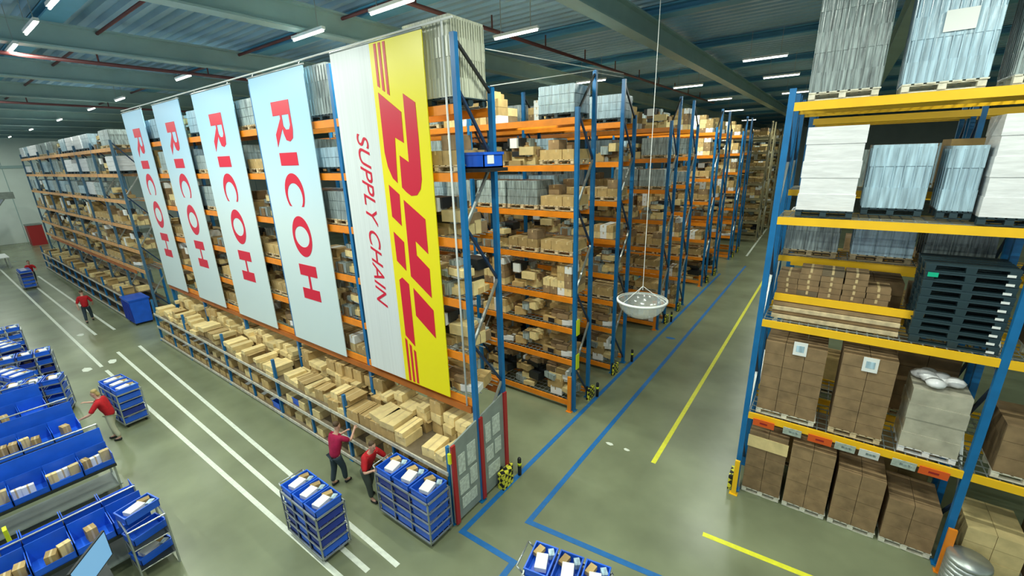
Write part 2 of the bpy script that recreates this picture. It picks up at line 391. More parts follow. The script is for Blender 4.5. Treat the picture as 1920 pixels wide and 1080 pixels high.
# right rack, yellow beams
LR = [2.2, 4.48, 6.68, 8.8]
PR = 3.65
xr = [-0.93, -0.93+PR, -0.93+2*PR]
rack('pallet_rack', 'tall yellow-beamed pallet rack at the right edge of the wide aisle', xr, 10.22, 11.32, 9.05, 9.05, LR, yellow_m, beam_h=0.15, guard=None)
rack('pallet_rack', 'yellow-beamed pallet rack standing back to back behind the right rack', xr, 11.75, 12.85, 9.05, 9.05, [2.2, 4.48, 5.6, 7.1, 8.8], yellow_m, beam_h=0.13)
rack('pallet_rack', 'deeper yellow-beamed rack seen through the right rack', xr, 16.6, 17.7, 9.05, 9.05, [2.2, 4.48, 6.68, 8.8], yellow_m)
rack('pallet_rack', 'deepest yellow-beamed rack seen through the right rack', xr, 18.1, 19.2, 9.05, 9.05, [2.2, 4.48, 6.68, 8.8], yellow_m)
tag(MB().box(-0.16, -0.08, -0.2, 0.22, 0, 0.4, hazard_m).build('hazard_guard', None, (-0.93, 10.3, 0)), 'striped black and yellow guard at the foot of the right rack', 'guard')
tag(MB().box(-0.05, 0.05, -0.03, 0.03, 0, 0.95, yellow_m).box(-0.09, 0.09, -0.06, 0.06, 0, 0.02, yellow_m).build('rack_protector', None, (-0.93, 10.0, 0)), 'yellow protector post at the left foot of the right rack', 'protector')
tag(MB().box(-0.06, 0.06, -0.03, 0.03, 0, 1.05, orange_m).box(-0.09, 0.09, -0.06, 0.06, 0, 0.02, orange_m).build('rack_protector', None, (2.72, 10.0, 0)), 'orange protector post at the second upright of the right rack', 'protector')
# labels on the lowest yellow beam
for x, m, l, wd in [(-0.55, glo_m, 'leftmost orange-red label card', 0.42), (0.0, paper_m, 'pale label card next to the leftmost orange one', 0.34), (0.5, glo_m, 'middle orange-red label card', 0.42), (0.93, paper_m, 'pale green-grey label card right of the middle orange one', 0.34),
                    (1.32, white_m, 'white label card with a bluish tint', 0.32), (1.85, paper_m, 'pale cream label card left of the last orange one', 0.36), (2.28, glo_m, 'rightmost orange-red label card', 0.42)]:
    bb = MB().rbox((0, 0, 0), (wd, 0.01, 0.2), 0, m, 0.25)
    if m is not glo_m: bb.rbox((0.03, -0.008, 0.0), (wd*0.5, 0.004, 0.06), 0, film_m, 0.25)
    else: bb.rbox((0.0, -0.008, 0.0), (wd*0.35, 0.004, 0.05), 0, red_m, 0.25)
    tag(bb.build('label_card', None, (x, 10.12, 2.03)), l+' on the lowest yellow beam', 'label card', 'label cards on the lowest yellow beam')

# ------------------------------------------------------------------ banners
def letters(b, x0, zt, y):
    def Q(pts, holes=()):
        b.poly([(x0+v, zt-u) for u, v in pts], [[(x0+v, zt-u) for u, v in h] for h in holes], ban_red, y)
    Q([(0, 0), (0, .9), (.72, .9), (.92, .84), (1.0, .68), (.96, .5), (.8, .42), (.66, .39), (1.12, .0), (.8, .0), (.42, .36), (.34, .36), (.34, 0)], [[(.34, .46), (.34, .8), (.6, .8), (.7, .72), (.7, .56), (.6, .46)]])
    Q([(1.27, 0), (1.27, .9), (1.6, .9), (1.6, 0)])
    def ell(cu, cv, ru, rv, a0, a1, n): return [(cu+ru*math.cos(a0+(a1-a0)*i/n), cv+rv*math.sin(a0+(a1-a0)*i/n)) for i in range(n+1)]
    Q(ell(2.33, .45, .53, .49, math.radians(48), math.radians(312), 28)+ell(2.42, .45, .36, .38, math.radians(318), math.radians(42), 24))
    Q(ell(3.53, .45, .58, .49, 0, 2*math.pi, 36)[:-1], [ell(3.53, .45, .30, .37, 0, 2*math.pi, 30)[:-1]])
    Q([(4.35, 0), (4.35, .9), (4.68, .9), (4.68, .52), (5.07, .52), (5.07, .9), (5.4, .9), (5.4, 0), (5.07, 0), (5.07, .41), (4.68, .41), (4.68, 0)])
pos = ['leftmost', 'second from left', 'middle', 'fourth from left']
for i, (xa, xb) in enumerate([(-25.12, -22.55), (-21.25, -18.6), (-17.42, -14.55), (-13.38, -10.6)]):
    zm = 6.42
    root = thing('hanging_banner', '%s white banner with red RICOH lettering, hung on the rack front' % pos[i], 'banner', ((xa+xb)/2, 6.25, zm), 0, 'hanging banners')
    h = (xb-xa)/2; b = MB(); N_ = 10
    for k in range(N_):   # gently rippled cloth
        pass
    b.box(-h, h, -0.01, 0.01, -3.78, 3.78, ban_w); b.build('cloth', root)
    b = MB().bar((-h-0.03, 0, 3.8), (h+0.03, 0, 3.8), 0.05, steel_m, 8)
    for q in (-h+.2, h-.2): b.bar((q, 0, 3.8), (q, 0.05, 3.9), 0.025, steel_m, 6)
    b.build('top_rail', root)
    b = MB(); sc = (xb-xa)/2.78
    letters(b, -h+1.0*sc, 9.53-zm, -0.011); b.build('lettering', root)
xa, xb, zm = -9.45, -6.52, 6.47
root = thing('hanging_banner', 'rightmost yellow and white banner with red DHL SUPPLY CHAIN lettering', 'banner', ((xa+xb)/2, 6.25, zm), 0, 'hanging banners')
cx = (xa+xb)/2
MB().box(-8.06-cx, xb-cx, -0.01, 0.01, -3.78, 3.78, ban_y).build('yellow_cloth', root)
MB().box(xa-cx, -8.06-cx, -0.01, 0.01, -3.78, 3.78, ban_w2).build('white_cloth', root)
MB().bar((xa-cx, 0, 3.8), (xb-cx, 0, 3.8), 0.05, steel_m, 8).build('top_rail', root)
b = MB()
def PX_(pts): b.poly([(x-cx, z-zm) for x, z in pts], [], ban_red, -0.011)
PX_([(-7.92, 9.33), (-7.27, 8.91), (-7.28, 8.32), (-7.54, 8.44), (-7.57, 7.99), (-7.60, 7.52), (-7.74, 7.62), (-7.86, 7.85), (-7.92, 8.15)])
PX_([(-7.17, 9.24), (-6.84, 9.05), (-6.83, 8.41), (-6.84, 7.60), (-6.90, 7.40), (-7.02, 7.28), (-7.2, 7.26), (-7.34, 7.33), (-7.47, 7.43), (-7.45, 8.08), (-7.18, 7.94)])
PX_([(-7.90, 7.48), (-7.58, 7.28), (-7.61, 6.60), (-7.90, 6.79)])
PX_([(-7.46, 7.17), (-6.84, 6.79), (-6.84, 6.05), (-7.21, 6.30), (-7.21, 5.98), (-6.84, 5.72), (-6.85, 5.06), (-7.47, 5.47)])
PX_([(-7.91, 6.45), (-7.59, 6.24), (-7.61, 5.58), (-7.90, 5.78)])
PX_([(-7.89, 5.33), (-7.78, 5.40), (-7.57, 5.27), (-7.57, 3.72), (-7.88, 3.94)])
PX_([(-7.43, 5.20), (-6.83, 4.77), (-6.83, 4.10), (-7.43, 4.53)])
for k, (x, t, u) in enumerate([(-7.88, 9.45, 3.86), (-7.74, 9.36, 3.74), (-7.60, 9.28, 3.62)]):
    PX_([(x-0.035, 10.22), (x+0.035, 10.22), (x+0.035, t-0.04), (x-0.035, t)]); PX_([(x-0.035, u), (x+0.035, u-0.04), (x+0.035, 2.72), (x-0.035, 2.72)])
b.build('logo', root)
cu = bpy.data.curves.new('words', 'FONT'); cu.body = 'SUPPLY CHAIN'; cu.shear = 0.35; cu.size = 0.56; cu.extrude = 0.004; cu.space_character = 0.98; cu.offset = 0.0
to = bpy.data.objects.new('words', cu); C.objects.link(to)
me = bpy.data.meshes.new_from_object(to.evaluated_get(bpy.context.evaluated_depsgraph_get())); C.objects.unlink(to)
xsv = [v.co.x for v in me.vertices]; sx = 4.05/(max(xsv)-min(xsv)); mn = min(xsv)
for v in me.vertices: v.co = Vector((v.co.y + (-8.83-cx), -0.014 - v.co.z, (8.58-zm) - (v.co.x-mn)*sx))
me.materials.clear(); me.materials.append(ban_red); me.name = 'words'
link('words', me, root)
# white tube frame the banners hang from
b = MB().bar((-25.3, 6.3, 10.33), (-5.8, 6.3, 10.33), 0.04, white_m, 8)
b.bar((-6.06, 6.3, 2.6), (-6.06, 6.3, 10.33), 0.045, white_m, 8)
tag(b.build('banner_frame'), 'thin white tube frame above and beside the banners', 'frame')
for i, (p, q, l) in enumerate([((-5.9, 7.4, 9.35), (-5.9, 12.05, 10.2), 'thin pale cable from the banner rack to the first row behind'), ((-5.9, 12.05, 10.15), (-5.9, 14.1, 10.25), 'thin pale cable between the first and second rack rows'),
                          ((-5.9, 7.3, 10.0), (-5.9, 14.1, 10.35), 'upper thin pale cable over the first aisle')]):
    tag(MB().bar(p, q, 0.02, white_m, 6).build('steel_cable'), l, 'cable', 'cables between the racks')

# ------------------------------------------------------------------ load prototypes
def pallet_mb(w, d, m, h=0.14):
    b = MB()
    for j in range(7): b.box(-w/2+j*w/6.6, -w/2+j*w/6.6+w/9, -d/2, d/2, h-0.022, h, m)
    for x in (-w/2+0.05, 0, w/2-0.05):
        for yy in (-d/2+0.07, 0, d/2-0.07): b.box(x-0.05, x+0.05, yy-0.07, yy+0.07, 0.02, h-0.04, m)
    for yy in (-d/2+0.07, 0, d/2-0.07): b.box(-w/2, w/2, yy-0.05, yy+0.05, h-0.04, h-0.022, m); b.box(-w/2, w/2, yy-0.05, yy+0.05, 0, 0.02, m)
    return b
def crt(b, x0, x1, y0, y1, z0, z1, m, tape=True):
    g = 0.006; b.box(x0+g, x1-g, y0+g, y1-g, z0, z1-g, m)
    if tape: b.box((x0+x1)/2-0.02, (x0+x1)/2+0.02, y0+g-0.001, y1-g+0.001, z1-0.08, z1-g+0.001, tape_m)
def stack_mb(w, d, z0, h, m, rag, nx=3, ny=2, lay=0.28, seed=1, seam=True):
    r = random.Random(seed); b = MB()
    for i in range(nx):
        for j in range(ny):
            n = max(1, int(round(h/lay)) - (r.choice([0, 0, 1, 2]) if rag else 0))
            for k in range(n):
                jx = r.uniform(-.012, .012); c = m if isinstance(m, bpy.types.Material) else r.choice(m)
                crt(b, -w/2+i*w/nx+jx, -w/2+(i+1)*w/nx+jx, -d/2+j*d/ny, -d/2+(j+1)*d/ny, z0+k*lay, z0+(k+1)*lay, c)
    return b
PROTO = {}
def proto(kind, hc):
    if (kind, hc) in PROTO: return PROTO[kind, hc]
    h = [0.42, 0.7, 0.98][hc]; w, d = 1.12, 0.95; sd = hc*7+len(kind)
    if kind == 'brown':
        o = thing('pallet_load', '', 'pallet load'); kid(pallet_mb(w, d, wood_m).build('pallet', o)); kid(stack_mb(w, d, 0.14, h, [card_m, cardd_m, card_m], True, 3, 2, 0.28, sd).build('cartons', o))
    elif kind == 'mixed':
        o = thing('carton_pile', '', 'carton pile'); r = random.Random(sd); b = MB()
        for k in range(13+hc*9):
            sx, sy, sz = r.uniform(.25, .5), r.uniform(.25, .45), r.uniform(.12, .3)
            z = sz/2 + (0.0 if k < 7 else r.uniform(.12, h*0.85)); b.rbox((r.uniform(-w/2+.2, w/2-.2), r.uniform(-d/2+.2, d/2-.2), z), (sx, sy, sz), r.uniform(-.3, .3), r.choice([card_m, cardp_m, cardd_m, card_m, cardd_m, cardp_m, white_m, film_m, card_m, black_m]))
        kid(b.build('cartons', o))
    elif kind in ('grey', 'bluish', 'white'):
        m = {'grey': film_m, 'bluish': filmb_m, 'white': filmw_m}[kind]
        o = thing('wrapped_pallet', '', 'wrapped pallet'); kid(pallet_mb(w, d, darkpal_m if kind != 'grey' else wood_m).build('pallet', o))
        b = MB(); r = random.Random(sd); lay = 0.235; n = int(h/lay)+1
        for k in range(n):
            e = r.uniform(-.015, .015); b.box(-w/2+e, w/2+e, -d/2+r.uniform(0, .015), d/2, 0.142+k*lay, 0.142+(k+1)*lay-0.012, m); b.box(-w/2+.02, w/2-.02, -d/2+.02, d/2-.02, 0.142+(k+1)*lay-0.012, 0.142+(k+1)*lay, m)
        kid(b.build('wrapped_goods', o))
    elif kind == 'stack':
        o = thing('carton_stack', '', 'carton stack'); kid(stack_mb(w*0.9, d, 0.0, h+0.14, [cardp_m, card_m, cardd_m, white_m], True, 4, 2, 0.235, sd).build('cartons', o))
    PROTO[kind, hc] = o; return o
KN = {'brown': 'brown carton load', 'mixed': 'small-carton pile', 'grey': 'grey wrapped pallet', 'bluish': 'bluish wrapped pallet', 'white': 'white wrapped pallet', 'stack': 'mixed carton stack'}
HN = ['low', 'medium', 'tall']; SL = ['aisle-side', 'mid', 'inner']
def fill(xs, ya, yb, levels, rowlab, grp, nslot=3, skip=0.06, bays=None, kinds=None, gaps=None):
    tops = list(levels[1:])+[levels[-1]+1.4]
    for bi in range(len(xs)-1) if bays is None else bays:
        for li, z in enumerate(levels):
            gap = tops[li]-z-0.15
            for s in range(nslot):
                if R.random() < skip*0.5: continue
                ks = kinds(li) if kinds else (['brown', 'mixed', 'stack', 'mixed', 'brown', 'mixed'] if z < 6 else ['grey', 'bluish', 'brown', 'mixed', 'grey', 'stack'])
                k = R.choice(ks); hc = R.choice([0, 1, 2, 2, 2, 2]) if z < 8.5 else R.choice([1, 2, 2])
                while hc and [0.42, 0.7, 0.98][hc]+0.30 > gap: hc -= 1
                if [0.42, 0.7, 0.98][hc]+0.2 > gap+0.15: continue
                x = xs[bi]-0.07-(3.71/nslot)*(s+0.5)+R.uniform(-.04, .04)
                l = '%s %s, %s bay, %s level, %s slot, %s' % (HN[hc], KN[k], NTH[bi], NTH[li], SL[s] if nslot == 3 else ('aisle-side', 'inner')[s], rowlab)
                place(proto(k, hc), (x, (ya+yb)/2+0.01, z+0.006), R.uniform(-.03, .03)+(math.pi if R.random() < .5 else 0), l, grp, (3/nslot if nslot < 3 else 1, 1, 1) if nslot < 3 else None)
# near end of the top level: one big grey wrapped load
def big_wrap(x0, x1, y0, y1, z0, z1, m, pm, label, ribs=0, group='wrapped loads on the top levels', cat='wrapped pallet', pallet=True):
    cx, cy = (x0+x1)/2, (y0+y1)/2; o = thing('wrapped_pallet', label, cat, (cx, cy, z0), 0, group); w, d = x1-x0, y1-y0; ph = 0.14 if pallet else 0
    if pallet: pallet_mb(w, d, pm).build('pallet', o)
    b = MB(); n = max(2, int((z1-z0-ph)/0.3)); hh = (z1-z0-ph)/n
    for k in range(n):
        e = 0.012*(k % 2); b.box(-w/2+e, w/2-e, -d/2+e, d/2-e, ph+k*hh, ph+(k+1)*hh, m)
    for k in range(ribs):
        t = -w/2+w*(k+.5)/ribs; b.bar((t, -d/2-.006, ph+.02), (t, -d/2-.006, z1-z0-.05), 0.02, m, 6)
    for k in range(ribs):
        t = -d/2+d*(k+.5)/ribs
        for sx in (-w/2-.006, w/2+.006): b.bar((sx, t, ph+.02), (sx, t, z1-z0-.05), 0.02, m, 6)
    b.build('wrapped_goods', o); return o
fgm = mat('wrapped_flat_boards', (0.55, 0.56, 0.44), 0.3, var=0.3, scale=2, stretch=(14, 14, 0.3), spec=0.7)
big_wrap(-7.25, -6.0, 6.42, 7.4, 8.96, 10.45, fgm, darkpal_m, 'tall grey wrapped pallet on the top level right of the yellow banner', 14)
big_wrap(-10.9, -9.95, 6.42, 7.35, 8.96, 10.2, film_m, darkpal_m, 'grey wrapped pallet on the top level between the two right banners', 8)
fill(xs1, 6.38, 7.38, [2.78]+LV[3:7], 'banner rack', 'goods in the banner rack')
fill(xs1, 6.38, 7.38, [LV[7]], 'top of the banner rack', 'goods in the banner rack', bays=[2, 3, 4])
def segk(li): return ['bluish', 'grey', 'white', 'mixed'] if li >= 3 else ['mixed', 'brown', 'stack', 'mixed']
fill(xsS, 6.38, 7.38, [2.78]+LV[3:], 'far left rack', 'goods in the far left rack', nslot=2, kinds=segk)
g2 = 'goods in the rack rows behind the banners'
fill([-5.87-P*k for k in range(5)], 11.05, 12.05, LV, rn[0], g2, bays=[0, 1, 2])
fill([-5.87-P*k for k in range(4)], 14.1, 15.15, LV, rn[1], g2, bays=[0, 1])
fill([-5.87-P*k for k in range(4)], 19.2, 20.25, LV, rn[2], g2, bays=[0, 1])
fill([-5.87-P*k for k in range(3)], 22.3, 23.35, LV, rn[3], g2, bays=[0])
for i in range(4, len(rows)):
    xf = -5.2 if i >= 8 else -5.87
    fill([xf, xf-P], rows[i][0], rows[i][1], LV, rn[i], g2, nslot=2, kinds=lambda li: ['brown', 'mixed', 'stack'], skip=0.15)

# ------------------------------------------------------------------ picking shelf in front of the banner rack
def pick_shelf(label, xa, xb, tall=2.05, end=True):
    root = thing('picking_shelf', label, 'shelf', (xa, 5.5, 0), 0)
    n = int(round((xa-xb)/P)); 
    pm = MB().box(-0.04, 0.04, -0.04, 0.04, 0, tall, blue_m).box(-0.08, 0.08, -0.08, 0.08, 0, 0.02, blue_m).mesh('post')
    pm2 = MB().box(-0.05, 0.05, -0.05, 0.05, 0, 2.45, blue_m).mesh('post'); ps = MB().box(-0.03, 0.03, -0.03, 0.03, 0, 1.35, blue_m).mesh('post')
    for i in range(n+1):
        link('post', pm, root, (-P*i, 0, 0)); link('post', pm2, root, (-P*i, 1.88, 0))
        if i < n: link('post', ps, root, (-P*(i+.5), 0, 0))
    for z in (0.12, 0.74, 1.38):
        b = MB().box(xb-xa, 0, -0.07, -0.04, z-0.07, z+0.02, rail_m); b.build('front_rail', root)
        b = MB().box(xb-xa, 0, -0.04, 1.86, z-0.02, z, board_m); b.build('shelf_board', root)
    MB().box(xb-xa, 0, 0.80, 0.86, 2.42, 2.58, brown_m).build('top_beam', root)
    MB().box(xb-xa, 0, 1.84, 1.9, 2.42, 2.58, brown_m).build('top_beam', root)
    return root
pick_shelf('long open picking shelf full of cartons under the banners', -5.95, -5.95-P*5)
pick_shelf('far picking shelf of cartons at the left, under the distant rack', -30.35, -30.35-P*6, 1.9)
CPR = []
for i, (sx, sy, sz, m) in enumerate([(.38, .55, .24, cardp_m), (.45, .6, .3, card_m), (.3, .5, .2, cardp_m), (.5, .65, .16, cardp_m), (.36, .45, .34, card_m), (.26, .7, .13, cardp_m)]):
    b = MB(); b.box(-sx/2, sx/2, -sy/2, sy/2, 0, sz, m)
    b.box(-.02, .02, -sy/2-.001, sy/2+.001, sz-.07, sz+.001, tape_m)
    if i in (1, 4):   # open flaps
        b.rbox((-sx/2-.05, 0, sz+.03), (.12, sy*.95, .006), 0, m); b.rbox((sx/2+.04, 0, sz+.02), (.12, sy*.95, .006), 0, m)
    o = tag(b.build('carton'), '', 'carton'); CPR.append((o, sx, sy, sz))
CN = ['beige flat-topped carton', 'brown open-flapped carton', 'small beige carton', 'wide flat beige carton', 'deep brown open carton', 'long narrow beige carton']
ci = 0
def cart(k, x, y, z, rz, label, grp):
    place(CPR[k][0], (x, y, z), rz, label, grp)
x = -6.25; col = 0
while x > -25:
    for ri, (yy, hmax) in enumerate(((5.83, 1.9), (6.55, 2.38))):
        z = 1.381; j = 0
        ht = hmax-R.choice([0, 0, .05, .12, .25, .4])
        px = min(abs((x+5.9) % P), abs((-x-5.9) % P))
        if ri and px < 0.27: yy = 6.76
        while True:
            ks = [k for k in range(6) if z+CPR[k][3] <= ht]
            if not ks or j > (1 if ri == 0 else 2): break
            k = R.choice([q for q in ks if q not in (2, 5)] or ks) if j == 0 else R.choice(ks); h = CPR[k][3]
            cart(k, x+R.uniform(-.03, .03), yy+R.uniform(-.06, .06), z, R.uniform(-.12, .12), '%s, %s layer, %s row, %s column from the end panel, picking shelf' % (CN[k], NTH[j], ('front', 'rear')[ri], nth(col)), 'cartons on the picking shelf')
            z += h+0.006; j += 1
    x -= R.uniform(.42, .50); col += 1
for lv, z0, nm in ((0, 0.121, 'bottom'), (1, 0.741, 'middle')):
    x = -6.3; col = 0
    while x > (-20 if lv else -14):
        k = R.choice([0, 1, 2, 4, 4]); 
        if R.random() > .12: cart(k, x, 5.78+R.uniform(-.03, .06), z0, R.uniform(-.1, .1), '%s, %s board of the picking shelf, %s from the end panel' % (CN[k], nm, nth(col)), 'cartons on the lower picking shelves')
        x -= R.uniform(.55, .85); col += 1
x = -30.7; col = 0
while x > -53:
    k = R.randrange(5); cart(k, x, 5.85, 1.381, R.uniform(-.2, .2), '%s, %s from the aisle end on the far picking shelf' % (CN[k], nth(col)), 'cartons on the far picking shelf')
    if R.random() < .5:
        k2 = R.randrange(3); cart(k2, x+R.uniform(-.1, .1), 6.5, 1.381, R.uniform(-.2, .2), '%s, rear one beside the %s on the far picking shelf' % (CN[k2], nth(col)), 'cartons on the far picking shelf')
    x -= R.uniform(.8, 1.2); col += 1

tr = MB().box(-.25, .25, -.28, .28, 0, .02, card_m)
for q in ((-.25, .25, -.28, -.265), (-.25, .25, .265, .28), (-.25, -.235, -.28, .28), (.235, .25, -.28, .28)): tr.box(*q, 0, .2, card_m)
tray0 = thing('cardboard_tray', '', 'tray'); kid(tr.build('shell', tray0))
kid(MB().rbox((-.1, -.1, .13), (.2, .25, .2), .1, cardp_m).rbox((.12, .02, .12), (.16, .35, .18), -.1, cardd_m).rbox((-.08, .15, .11), (.2, .18, .16), .3, white_m).build('packets', tray0))
for z0, nm, xs_ in ((.121, 'bottom', -14.6), (.741, 'middle', -20.4)):
    x = xs_; c_ = 0
    while x > -24.9:
        if min(abs((x+5.95) % P), abs((-x-5.95) % P)) > .05: place(tray0, (x, 5.8, z0), R.choice([0, math.pi]), 'cardboard tray of packets, %s board of picking shelf, %s from the middle' % (nm, nth(c_)), 'cardboard trays on the lower picking shelves'); c_ += 1
        x -= .62
for z, l in ((2.65, 'upper yellow tag plate on the end of the first row behind the banner rack'), (1.5, 'lower yellow tag plate on the end of the first row behind the banner rack')):
    tag(MB().box(-.015, .015, -.09, .09, 0, .5, hiviz_m).build('tag_plate', None, (-5.79, 11.12, z)), l, 'sign', 'yellow tag plates')

# end panel with red strips and notices
root = thing('end_panel', 'grey end panel with red strips and paper notices closing the picking shelf', 'panel', (-5.83, 5.45, 0))
MB().add([(0, 0, .08), (0, 1.98, .08), (0, 1.98, 2.5), (0, .0, 2.1), (-.04, 0, .08), (-.04, 1.98, .08), (-.04, 1.98, 2.5), (-.04, 0, 2.1)], [(0, 1, 2, 3), (7, 6, 5, 4), (0, 4, 5, 1), (1, 5, 6, 2), (2, 6, 7, 3), (3, 7, 4, 0)], panel_m).build('board', root)
for y0, h in ((0.0, 2.12), (0.93, 2.3), (1.86, 2.5)): MB().box(.002, .05, y0, y0+.11, .06, h, red_m).build('red_strip', root)
for (a, c, z0, z1) in [(.2, .42, 1.25, 1.75), (.5, .78, 1.3, 1.85), (.2, .5, .7, 1.1), (.56, .8, .75, 1.2), (.25, .75, .3, .6), (1.15, 1.35, 1.5, 2.0), (1.42, 1.7, 1.55, 2.05), (1.15, 1.42, .95, 1.35), (1.48, 1.72, 1.0, 1.4), (1.2, 1.65, .45, .8)]:
    MB().box(.002, .012, a, c, z0, z1, paper_m).build('notice', root)
MB().box(-.05, .02, -.05, 0, 1.7, 1.95, hiviz_m).build('yellow_sign', root)
tag(MB().box(-.09, .09, -.2, .2, 0, .45, hazard_m).build('hazard_guard', None, (-5.68, 7.12, 0)), 'black and yellow patterned guard at the foot of the end panel', 'guard')
# blue tub at rack end
def tub(name, label, c, s, m, group=None, rz=0, band=False):
    o = thing(name, label, 'tub', c, rz, group); w, d, h = s; b = MB(); t = .02
    b.box(-w/2, w/2, -d/2, d/2, 0, .03, m)
    b.box(-w/2, w/2, -d/2, -d/2+t, 0, h, m).box(-w/2, w/2, d/2-t, d/2, 0, h, m).box(-w/2, -w/2+t, -d/2, d/2, 0, h, m).box(w/2-t, w/2, -d/2, d/2, 0, h, m)
    b.build('shell', o); b = MB()
    b.box(-w/2-.02, w/2+.02, -d/2-.02, -d/2, h-.05, h, m).box(-w/2-.02, w/2+.02, d/2, d/2+.02, h-.05, h, m).box(-w/2-.02, -w/2, -d/2, d/2, h-.05, h, m).box(w/2, w/2+.02, -d/2, d/2, h-.05, h, m)
    b.build('rim', o); return o
o = tub('storage_tub', 'blue tub with white label jutting from the end of the banner rack', (-5.95, 6.98, 7.79), (.8, .6, .3), tote_m)
MB().box(.402, .41, -.2, .0, .08, .24, white_m).build('label_sheet', o)
MB().box(-.45, .5, -.33, .33, -.07, 0, black_m).build('tray', o)

# ------------------------------------------------------------------ goods on the right rack
def big_cartons(x0, x1, z0, z1, m, label, pm=woodw_m, cap=None, y0=10.24, y1=11.25, lay=0.33, nx=2, sticker=None, group='carton loads in the right rack'):
    cx, cy = (x0+x1)/2, (y0+y1)/2; o = thing('pallet_load', label, 'pallet load', (cx, cy, z0), 0, group); w, d = x1-x0, y1-y0
    pallet_mb(w, d, pm).build('pallet', o); b = MB(); n = max(1, int(round((z1-z0-.14)/lay))); hh = (z1-z0-.14)/n
    for i in range(nx):
        for k in range(n):
            b.box(-w/2+i*w/nx+.004, -w/2+(i+1)*w/nx-.004, -d/2+.006*(k % 2), d/2, .142+k*hh, .142+(k+1)*hh-.006, m)
    b.build('cartons', o)
    if cap: MB().box(-w/2-.01, w/2+.01, -d/2-.012, -d/2+.004, z1-z0-.42, z1-z0-.12, cap).build('tape_band', o)
    if sticker:
        q = MB().rbox((sticker[0]-cx, -d/2-.012, sticker[1]-z0), (.24, .008, .3), 0, white_m); q.rbox((sticker[0]-cx, -d/2-.018, sticker[1]-z0), (.14, .004, .14), 0, filmb_m); q.build('white_label', o)
    return o
big_cartons(-.8, -.02, 0, 1.72, cardd_m, 'brown carton load with pale tape band, leftmost on the floor of the right rack', cap=cardp_m)
big_cartons(.05, .85, 0, 1.68, cardd_m, 'tall brown carton load, second from left on the floor of the right rack')
big_cartons(.92, 1.72, 0, 1.42, cardd_m, 'brown carton load with flat top, third from left on the floor of the right rack')
big_cartons(1.8, 2.6, 0, 1.12, cardd_m, 'low brown carton load, rightmost in the first floor bay')
big_cartons(-.75, .35, 2.21, 4.0, cardd_m, 'brown carton load with white label, left on the first beam level', nx=3, sticker=(-.12, 3.95), lay=.26)
big_cartons(.6, 1.45, 2.21, 4.05, cardd_m, 'tall brown carton load with white label, middle on the first beam level', nx=2, sticker=(1.04, 3.9), lay=.26, pm=wood_m)
o = big_wrap(1.72, 2.55, 10.26, 11.1, 2.21, 3.6, mat('film_over_cartons', (0.46, 0.43, 0.33), 0.25, var=0.18, scale=4, bump=.5), filmw_m, 'film-wrapped carton pallet with white bags on top beside the blue upright', 0, 'carton loads in the right rack')
b = MB(); rr = random.Random(3)
for k in range(9): b.lathe([(.02, 0), (.13, .03), (.16, .09), (.1, .15), (.02, .17)], (rr.uniform(-.28, .28), rr.uniform(-.3, .25), 1.38+rr.uniform(0, .07)), filmw_m, 9)
b.build('white_bags', o)
# level two: crates, flat stack, dark pallets
o = thing('flat_carton_stack', 'low stack of dark flat cartons on the second yellow beam level', 'carton stack', (.2, 10.98, 4.49)); stack_mb(1.9, .55, .0, 1.1, [cardd_m, cardd_m, board_m], True, 5, 1, .12, 5).build('cartons', o)
o = thing('timber_stack', 'bundle of long brown boards along the second yellow beam level', 'timber', (.25, 10.55, 4.49)); b = MB()
for k in range(4): b.box(-1.0, 1.1, -.12+.06*(k % 2), .1, k*.09, k*.09+.075, cardd_m if k % 2 else wood_m)
b.build('boards', o)
tag(MB().box(-1.05, 1.35, -.03, .03, 0, .15, yellow_m).build('spare_beam', None, (.3, 10.53, 4.86)), 'spare yellow beam lying on the brown boards, second yellow level', 'beam')
dp = thing('plastic_pallet', '', 'plastic pallet'); b = MB(); w, d = 1.16, .96
for j in range(5): b.box(-w/2, w/2, -d/2+j*d/4.6, -d/2+j*d/4.6+.13, .115, .145, darkpal_m)
for x in (-w/2+.07, 0, w/2-.07):
    for yy in (-d/2+.07, 0, d/2-.07): b.box(x-.07, x+.07, yy-.07, yy+.07, 0, .12, darkpal_m, .01)
for yy in (-d/2+.07, d/2-.07): b.box(-w/2, w/2, yy-.06, yy+.06, 0, .02, darkpal_m)
kid(b.build('deck', dp)); kid(MB().box(w/2-.16, w/2-.06, -d/2-.008, -d/2+.002, .02, .06, white_m).build('white_tag', dp))
for k in range(10): place(dp, (2.06+R.uniform(-.015, .015), 10.78+R.uniform(-.015, .015), 4.49+k*.15), 0, '%s dark plastic pallet of the stack on the second yellow level' % ('%s from bottom' % NTH[k] if k not in (0, 9) else ('lowest', '', '', '', '', '', '', '', '', 'topmost')[k]), 'dark plastic pallets')
tag(MB().box(0, .14, -.005, 0, 0, .08, green_m).build('sticker', None, (1.52, 10.29, 5.75)), 'small green sticker on the stack of dark plastic pallets', 'sticker')
# level three
big_wrap(-.6, .3, 10.26, 11.2, 6.69, 8.35, filmw_m, darkpal_m, 'white wrapped stack, leftmost on the third yellow beam level', 0, 'wrapped loads in the right rack')
big_wrap(.42, 1.27, 10.5, 11.3, 6.75, 8.0, filmb_m, darkpal_m, 'bluish wrapped load on dark pallet, second from left on third level', 6, 'wrapped loads in the right rack')
big_wrap(1.45, 1.88, 10.4, 11.3, 6.75, 7.95, filmb_m, darkpal_m, 'narrow bluish wrapped load, third from left on the third level', 4, 'wrapped loads in the right rack')
big_wrap(1.93, 2.66, 10.22, 11.2, 6.69, 8.4, filmw_m, darkpal_m, 'white wrapped stack beside the second upright on third level', 0, 'wrapped loads in the right rack')
